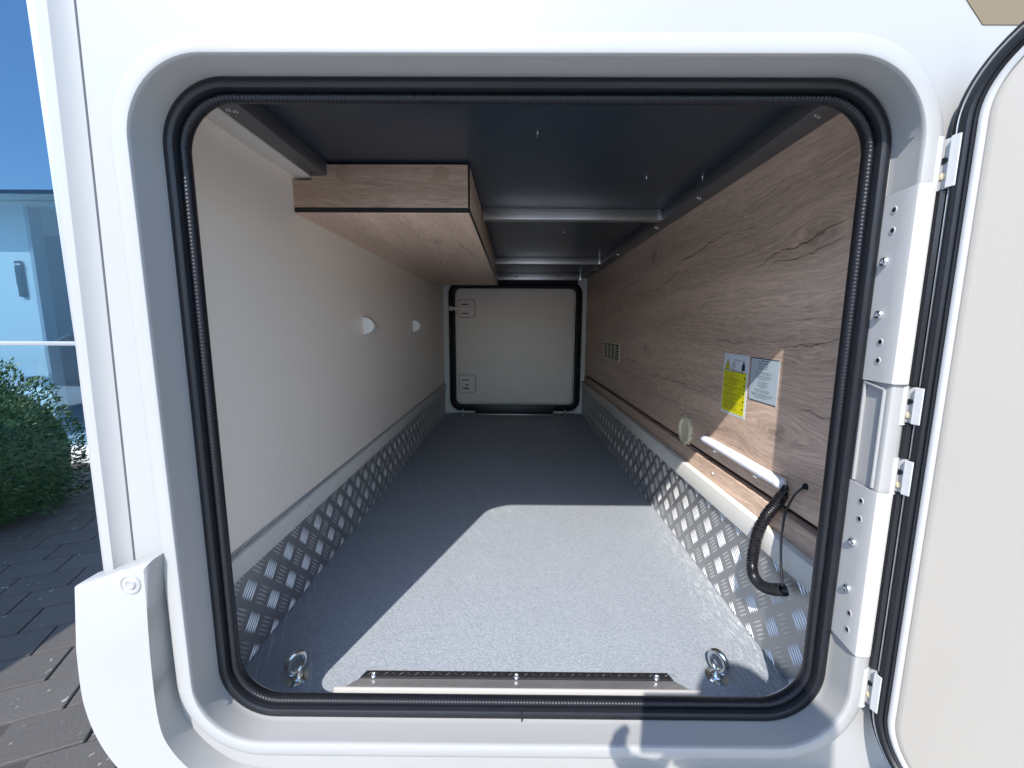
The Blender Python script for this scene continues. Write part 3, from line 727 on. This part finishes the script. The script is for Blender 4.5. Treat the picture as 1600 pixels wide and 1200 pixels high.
# raised bead round the bay between the two plates
bm = bmesh.new()
for a, b in (((.4650, .5390, -.070), (.4650, .5390, -.204)), ((.4615, .5060, -.076), (.4615, .5060, -.203)), ((.4650, .5390, -.070), (.4615, .5060, -.076))):
    tube(bm, [a, b], .00233, 8)
fin('reveal_bead', bm, M['white'], mh)
adopt(mh)

# ------------------------------------------------------------------ open storage door (right)
dr = thing('storage_door', 'open cream storage door with black rubber edge seals, hinged right of the opening', 'door', (.4864, .46526, -.13746))
PH = R(75); dd = Vector((math.cos(PH), -math.sin(PH), 0)); dn = Vector((-math.sin(PH), -math.cos(PH), 0)); P0 = Vector((.4990, .4750, 0))
def DP(u, wv, z): return P0+dd*u+dn*wv+Vector((0, 0, z))
def door_frame(bm, prof, u0=0, u1=.85, z0=-.576, z1=.291, r=.068, n=16, **k):
    return loft(bm, [[DP(x, wv, z) for x, z in rrect(u0-o, u1+o, z0-o, z1+o, r+o, n)] for o, wv in prof], **k)
bm = bmesh.new(); V = door_frame(bm, [(-.0045, -.010), (-.0045, -.0012), (-.006, -.0002), (-.012, .0)]); bm.faces.new(V[-1]); fin('inner_panel', bm, M['cream_door'], dr)
bm = bmesh.new(); door_frame(bm, [(-.0042, -.012), (-.0040, .0006), (-.002, .0020), (.001, .0022), (.0032, .0012), (.0036, .0), (.0036, -.012)]); fin('panel_rim', bm, M['white_metal'], dr)
bm = bmesh.new(); door_frame(bm, [(.0037, -.014), (.0038, .0015), (.0050, .0036), (.0066, .0030), (.0072, .0018), (.0080, .0036), (.0100, .0058), (.0135, .0064), (.0165, .0050), (.0180, .0022), (.0185, -.001), (.0185, -.016)]); fin('door_seal', bm, M['rubber'], dr)
bm = bmesh.new(); door_frame(bm, [(.0187, -.016), (.0187, .0022), (.0198, .0032), (.0208, .0022), (.0208, -.020)]); fin('edge_profile', bm, M['alu'], dr)
bm = bmesh.new(); door_frame(bm, [(.0210, -.026), (.0212, -.009), (.0235, -.0035), (.0270, -.0030), (.0300, -.0060), (.0310, -.012), (.0310, -.026)]); fin('outer_gasket', bm, M['rubber'], dr)
bm = bmesh.new(); V = door_frame(bm, [(.029, -.0265), (.029, -.033), (.025, -.036)]); bm.faces.new(V[-1]); V0 = V[0]; bm.faces.new(V0); fin('outer_skin', bm, M['white'], dr)
# hinge leaves and rod covers
def local_prism(name, mat, parent, pts, za, zb, bev=.0004):
    bm = bmesh.new(); prism(bm, [(DP(-o, wv, 0).x, DP(-o, wv, 0).y) for o, wv in pts], za, zb, 2, bev, 1); return fin(name, bm, mat, parent)
for i, (za, zb) in enumerate(((.158, .213), (-.116, -.071), (-.206, -.162), (-.512, -.458))):
    # flange over the seal edge, plate, and rounded knuckle on the body
    lf = local_prism('hinge_leaf', M['white_metal'], dr, [(.0120, .0066), (.0126, .0078), (.0205, .0078), (.0222, .0020), (.0350, .0030), (.0350, .0014), (.0212, .0004), (.0198, .0064)], za, zb)
    bm = bmesh.new(); tube(bm, [(.4795, .5035, za-.001), (.4795, .5035, zb+.001)], .0068, 16); fin('knuckle', bm, M['white_metal'], lf)
    bm = bmesh.new(); tube(bm, [(.4795, .5035, za-.0022), (.4795, .5035, za-.0012)], .0074, 16); fin('knuckle_ring', bm, M['grey_metal'], lf)
    mid = (za+zb)/2
    LA('screw', M['black'], lf, [(0, 0), (.0036, 0), (.0036, .0006), (.0024, .0014), (0, .0008)], DP(-.0275, .0026, mid+.004), dn, 16)
    LA('cover_plug', M['ivory'], lf, [(0, 0), (.0040, 0), (.0034, .0014), (0, .0018)], DP(-.0270, .0025, mid-.013), dn, 16)
for za, zb in ((-.0695, .1565), (-.1605, -.1175), (-.4565, -.2075)):
    local_prism('hinge_cover', M['gloss_black'], dr, [(.0218, -.010), (.0218, .0030), (.0250, .0060), (.0290, .0062), (.0315, .0045), (.0345, .0042), (.0360, .0010), (.0360, -.010)], za, zb, .0006)
adopt(dr)

# ------------------------------------------------------------------ glazed building beyond, left
gb = thing('glass_building', 'pale building with blue reflecting shop glazing beyond the hedge', 'building', (-4, 3.4, GZ))
FY = 3.4
B('transom', M['frame_alu'], gb, -7.5, -2.2, FY-.04, FY+.04, -.176, -.143, bev=.003)
B('window_pane', M['glass_clear'], gb, -7.5, -2.2, FY-.004, FY+.004, -.1425, 1.02)
B('window_pane', M['glass_blue'], gb, -7.5, -2.2, FY-.004, FY+.004, 1.0215, 4.0)
B('lower_pane', M['glass_clear'], gb, -7.5, -2.2, FY-.004, FY+.004, -1.03, -.1765)
B('floor_slab', M['dark_room'], gb, -7.5, -2.2, FY+.12, FY+3, 1.16, 1.42)
B('upper_back', M['dark_room'], gb, -7.5, -2.2, FY+.10, FY+.12, 1.42, 4.0)
B('base_kerb', M['render'], gb, -7.5, -2.2, FY-.10, FY+.05, GZ-.02, -1.031, bev=.01)
B('interior_floor', M['white_wall'], gb, -7.5, -2.2, FY+.06, FY+3, -1.10, -1.05)
B('ceiling_panel', M['white_wall'], gb, -7.5, -2.2, FY+.02, FY+3, 1.03, 1.14)
B('partition', M['white_wall'], gb, -7.5, -4.33, FY+.38, FY+.44, -1.05, 1.03)
B('partition_edge', M['frame_alu'], gb, -4.3290, -4.295, FY+.36, FY+.46, -1.05, 1.03)
B('back_wall', M['dark_room'], gb, -7.5, -2.2, FY+1.6, FY+1.65, -1.05, 1.03)
B('far_end_wall', M['dark_room'], gb, -2.28, -2.2, FY+.02, FY+3, -1.05, 1.03)
B('dark_post', M['black'], gb, -4.14, -4.09, FY+.62, FY+.68, -1.05, .93)
B('inner_wall', M['dark_room'], gb, -4.28, -4.20, FY+.60, FY+.66, -.62, .88)
f_ = B('inner_window', M['black'], gb, -5.0, -4.70, FY+1.56, FY+1.598, .05, .85)
B('cabinet', M['dark_room'], gb, -4.9, -4.2, FY+.9, FY+1.3, -1.05, -.25)
B('mullion', M['frame_alu'], gb, -3.62, -3.57, FY-.03, FY+.05, -1.03, 4.0, bev=.003)
adopt(gb)
ic = thing('wall_handset', 'dark slim handset on the white partition behind the glass', 'handset', (-4.45, FY+.37, .35))
B('handset_body', M['black'], ic, -4.475, -4.418, FY+.345, FY+.379, .24, .56, bev=.012)
B('handset_screen', M['van_glass'], ic, -4.469, -4.424, FY+.3435, FY+.3448, .34, .50)
for k in range(3): B('handset_button', M['white_plastic'], ic, -4.468+.016*k, -4.457+.023*k, FY+.3425, FY+.3446, .52, .533)
adopt(ic)

# ------------------------------------------------------------------ hall across the yard: seen only as a reflection in the glazing
oh = thing('yard_hall', 'long pale flat-roofed hall across the yard behind the camera', 'building', (-17, -9, GZ))
B('hall_wall', M['render'], oh, -30, -5, -15, -8, GZ-.05, 4.2)
B('roof_edge', M['frame_alu'], oh, -30.1, -4.9, -15.1, -7.9, 4.2, 4.55, bev=.02)
for k in range(2):
    x = -12+k*3.3; wf = B('hall_window', M['van_glass'], oh, x, x+1.5, -8.0, -7.97, .2, 2.0)
    B('window_frame', M['frame_alu'], wf, x-.08, x+1.58, -7.995, -7.975, .12, 2.08)
adopt(oh)

# ------------------------------------------------------------------ clipped shrub
hd = thing('shrub', 'clipped dark green conifer shrub on the paving beside the glass building', 'shrub', (-2.95, 2.45, GZ))
random.seed(11)
c0 = Vector((-3.37, 2.30, -.84))
bm = bmesh.new(); 
def crown_r(d):
    return .68*(1+.05*math.sin(5*d.x+3*d.z)+.04*math.sin(9*d.y-4*d.z)+.03*math.sin(17*d.x+11*d.y))*(1-.10*max(0, -d.z))
tips = bmesh.new()
for i in range(34000):
    d = Vector((random.gauss(0, 1), random.gauss(0, 1), random.gauss(0, 1))).normalized()
    if d.z < -.80: continue
    if d.y > .55: continue
    rr = crown_r(d)*(1-.30*random.random()**2.2); sc_ = Vector((1.0, .9, .96))
    if random.random() < .03: rr *= 1.03
    p = c0+Vector((d.x*rr*sc_.x, d.y*rr*sc_.y, d.z*rr*sc_.z))
    if p.z < GZ+.03: continue
    s = random.uniform(.013, .024)
    ax = (d*1.0+Vector((random.uniform(-.8, .8), random.uniform(-.8, .8), random.uniform(-.3, .9)))).normalized()
    sd = ax.cross(Vector((random.random()-.5, random.random()-.5, random.random()-.5))).normalized()
    tgt = tips if random.random() < .012 else bm
    a = tgt.verts.new(p-sd*s*.30); b = tgt.verts.new(p+sd*s*.30); c = tgt.verts.new(p+ax*s+sd*s*.1); e = tgt.verts.new(p+ax*s*1.5)
    tgt.faces.new((a, b, c, e))
fin('crown', bm, M['leaf'], hd, smooth=False, kind='stuff'); fin('young_tips', tips, M['leaf_tip'], hd, smooth=False, kind='stuff')
bm = bmesh.new(); bmesh.ops.create_icosphere(bm, subdivisions=3, radius=.53, matrix=Matrix.Translation(c0)); fin('inner_twigs', bm, M['leaf'], hd)
bm = bmesh.new()
for k in range(5):
    a = k*1.26; tube(bm, [(c0.x+.05*math.cos(a), c0.y+.05*math.sin(a), GZ-.02), (c0.x+.25*math.cos(a), c0.y+.25*math.sin(a), c0.z)], [.018, .008], 6)
fin('stems', bm, M['bark'], hd)
adopt(hd)

# ------------------------------------------------------------------ parked van left of the view (its shade lies over the shrub)
vn = thing('parked_van', 'silver van parked left of the motorhome, out of the picture', 'van', (-4.6, .3, GZ))
side = [(-6.6, GZ+.28), (-2.29, GZ+.28), (-2.27, GZ+.60), (-2.27, GZ+1.05), (-2.30, GZ+1.62), (-2.42, GZ+1.70), (-5.3, GZ+1.70), (-5.9, GZ+1.05), (-6.55, GZ+.85), (-6.68, GZ+.45)]
PR('van_body', M['van_paint'], vn, side, -.45, 1.17, 1, .05)
for xa, xb in ((-5.2, -4.5), (-4.4, -3.5), (-3.4, -2.5)): B('window', M['van_glass'], vn, xa, xb, 1.168, 1.176, GZ+1.08, GZ+1.55)
for cx in (-5.7, -3.1):
    for cy in (-.35, 1.12): LA('wheel', M['tyre'], vn, [(0, 0), (.2, 0), (.29, .0), (.31, .03), (.31, .18), (.29, .2), (0, .2)], (cx, cy+.1, GZ+.311), (0, -1, 0), 28)
adopt(vn)

# ------------------------------------------------------------------ the photographer (behind the camera; only the shadow is seen)
pr = thing('person', 'person bending forward behind the camera, holding a phone in both hands', 'person', (.12, -.5, GZ))
def skin_body(name, joints, edges, mat, sub=2, root=0):
    me = bpy.data.meshes.new(name); me.from_pydata([j[0] for j in joints], edges, []); me.materials.append(mat)
    o = bpy.data.objects.new(name, me); C.objects.link(o)
    md = o.modifiers.new('skin', 'SKIN'); md.use_smooth_shade = True
    for i, j in enumerate(joints):
        r = j[1]; me.skin_vertices[0].data[i].radius = r if isinstance(r, tuple) else (r, r)
    me.skin_vertices[0].data[root].use_root = True
    s = o.modifiers.new('sub', 'SUBSURF'); s.levels = sub; s.render_levels = sub
    o.parent = pr; return o
J = [((.12, -.72, -.34), (.13, .11)), ((.12, -.66, -.16), (.12, .095)), ((.12, -.56, .02), (.135, .10)), ((.11, -.50, .12), (.09, .08)), ((.10, -.455, .18), .042), ((.062, -.40, .20), .046),
     ((-.02, -.50, .09), .055), ((-.11, -.36, -.10), .040), ((-.07, -.17, -.14), .032), ((-.020, -.062, -.118), .024),
     ((.26, -.50, .09), .055), ((.33, -.34, -.09), .040), ((.21, -.16, -.14), .032), ((.100, -.062, -.116), .024),
     ((.05, -.70, -.42), .08), ((.02, -.60, -.72), .058), ((.02, -.72, -1.06), .036), ((.02, -.62, -1.12), .03),
     ((.20, -.70, -.42), .08), ((.24, -.62, -.72), .058), ((.24, -.78, -1.06), .036), ((.24, -.68, -1.12), .03)]
Ed = [(0, 1), (1, 2), (2, 3), (3, 4), (4, 5), (3, 6), (6, 7), (7, 8), (8, 9), (3, 10), (10, 11), (11, 12), (12, 13), (0, 14), (14, 15), (15, 16), (16, 17), (0, 18), (18, 19), (19, 20), (20, 21)]
skin_body('body', J, Ed, M['cloth'], 2, 0)
bm = bmesh.new(); bmesh.ops.create_uvsphere(bm, u_segments=32, v_segments=24, radius=1)
HC = Vector((.045, -.365, .290))
for v_ in bm.verts:
    p = v_.co.copy(); jaw = 1-.22*max(0, -p.z)
    q = Vector((p.x*.080*jaw, p.y*.090, p.z*.104))
    if p.y > .2:
        q.y += .016*math.exp(-((p.x/.16)**2+((p.z+.12)/.16)**2))      # nose
        q.y -= .006*math.exp(-(((abs(p.x)-.36)/.16)**2+((p.z-.05)/.14)**2))  # eye sockets
        q.y += .004*math.exp(-((p.x/.3)**2+((p.z+.5)/.08)**2))       # lips
    q = Matrix.Rotation(R(-18), 3, 'X') @ q; v_.co = HC+q
hdm = fin('head', bm, M['skin'], pr, ang=80)
bm = bmesh.new(); bmesh.ops.create_uvsphere(bm, u_segments=28, v_segments=20, radius=1)
bmesh.ops.delete(bm, geom=[v_ for v_ in bm.verts if v_.co.z < .12 and v_.co.y > -.15 or v_.co.z < -.55], context='VERTS')
for v_ in bm.verts: v_.co = HC+Matrix.Rotation(R(-18), 3, 'X') @ Vector((v_.co.x*.087, v_.co.y*.097-.002, v_.co.z*.110))
fin('hair', bm, M['hair'], hdm, ang=80)
for sx in (-1, 1):
    bm = bmesh.new(); bmesh.ops.create_uvsphere(bm, u_segments=12, v_segments=8, radius=1)
    for v_ in bm.verts: v_.co = HC+Vector((sx*.075+v_.co.x*.007, -.005+v_.co.y*.014, -.005+v_.co.z*.024))
    fin('ear', bm, M['skin'], hdm, ang=80)
    bm = bmesh.new(); bmesh.ops.create_uvsphere(bm, u_segments=12, v_segments=8, radius=.009, matrix=Matrix.Translation(HC+Vector((sx*.027, .071, -.014)))); fin('eye', bm, M['white_plastic'], hdm)
# hands: palm and five finger chains each
def hand(wr_, palm, fingers, nm):
    bmv = [(wr_, .024)]; E_ = []; bmv.append((palm, (.034, .016))); E_.append((0, 1))
    for ch, rr in fingers:
        prev = 1
        for k, p in enumerate(ch): bmv.append((p, rr*(1-.09*k))); E_.append((prev, len(bmv)-1)); prev = len(bmv)-1
    o = skin_body(nm, bmv, E_, M['skin'], 2, 0); return o
hand((-.020, -.062, -.118), (-.012, -.034, -.092), [
    ([(-.040, -.016, -.076), (-.042, -.004, -.066), (-.022, .001, -.058)], .0078), ([(-.044, -.018, -.086), (-.044, -.003, -.078), (-.024, .001, -.072)], .0078),
    ([(-.042, -.020, -.096), (-.040, -.004, -.092), (-.018, .000, -.088)], .0076), ([(-.034, -.022, -.106), (-.026, -.008, -.106), (-.008, -.002, -.102)], .0070),
    ([(.012, -.036, -.086), (.022, -.028, -.078), (.032, -.021, -.070)], .0085)], 'left_hand')
hand((.100, -.062, -.116), (.088, -.036, -.090), [
    ([(.062, -.018, -.078), (.050, -.006, -.072), (.036, .001, -.068)], .0078), ([(.062, -.018, -.088), (.050, -.005, -.084), (.034, .001, -.082)], .0078),
    ([(.064, -.020, -.098), (.052, -.006, -.096), (.036, .001, -.094)], .0076), ([(.068, -.022, -.106), (.056, -.008, -.108), (.042, -.002, -.106)], .0070),
    ([(.112, -.036, -.082), (.112, -.028, -.066), (.104, -.021, -.054)], .0095)], 'right_hand')
adopt(pr)
ph = thing('smartphone', 'dark smartphone held in both hands right behind the camera', 'phone', (.06, -.012, -.02))
B('phone_body', M['phone'], ph, -.010, .130, -.018, -.010, -.078, .014, bev=.003)
B('phone_screen', M['van_glass'], ph, -.006, .126, -.0188, -.0182, -.074, .010)
for dx, dz in ((0, 0), (.018, 0), (0, -.018)):
    LA('phone_lens', M['van_glass'], ph, [(.008, 0), (.008, .0015), (.006, .002), (0, .0005)], (dx, -.0099, dz), (0, 1, 0), 20)
adopt(ph)
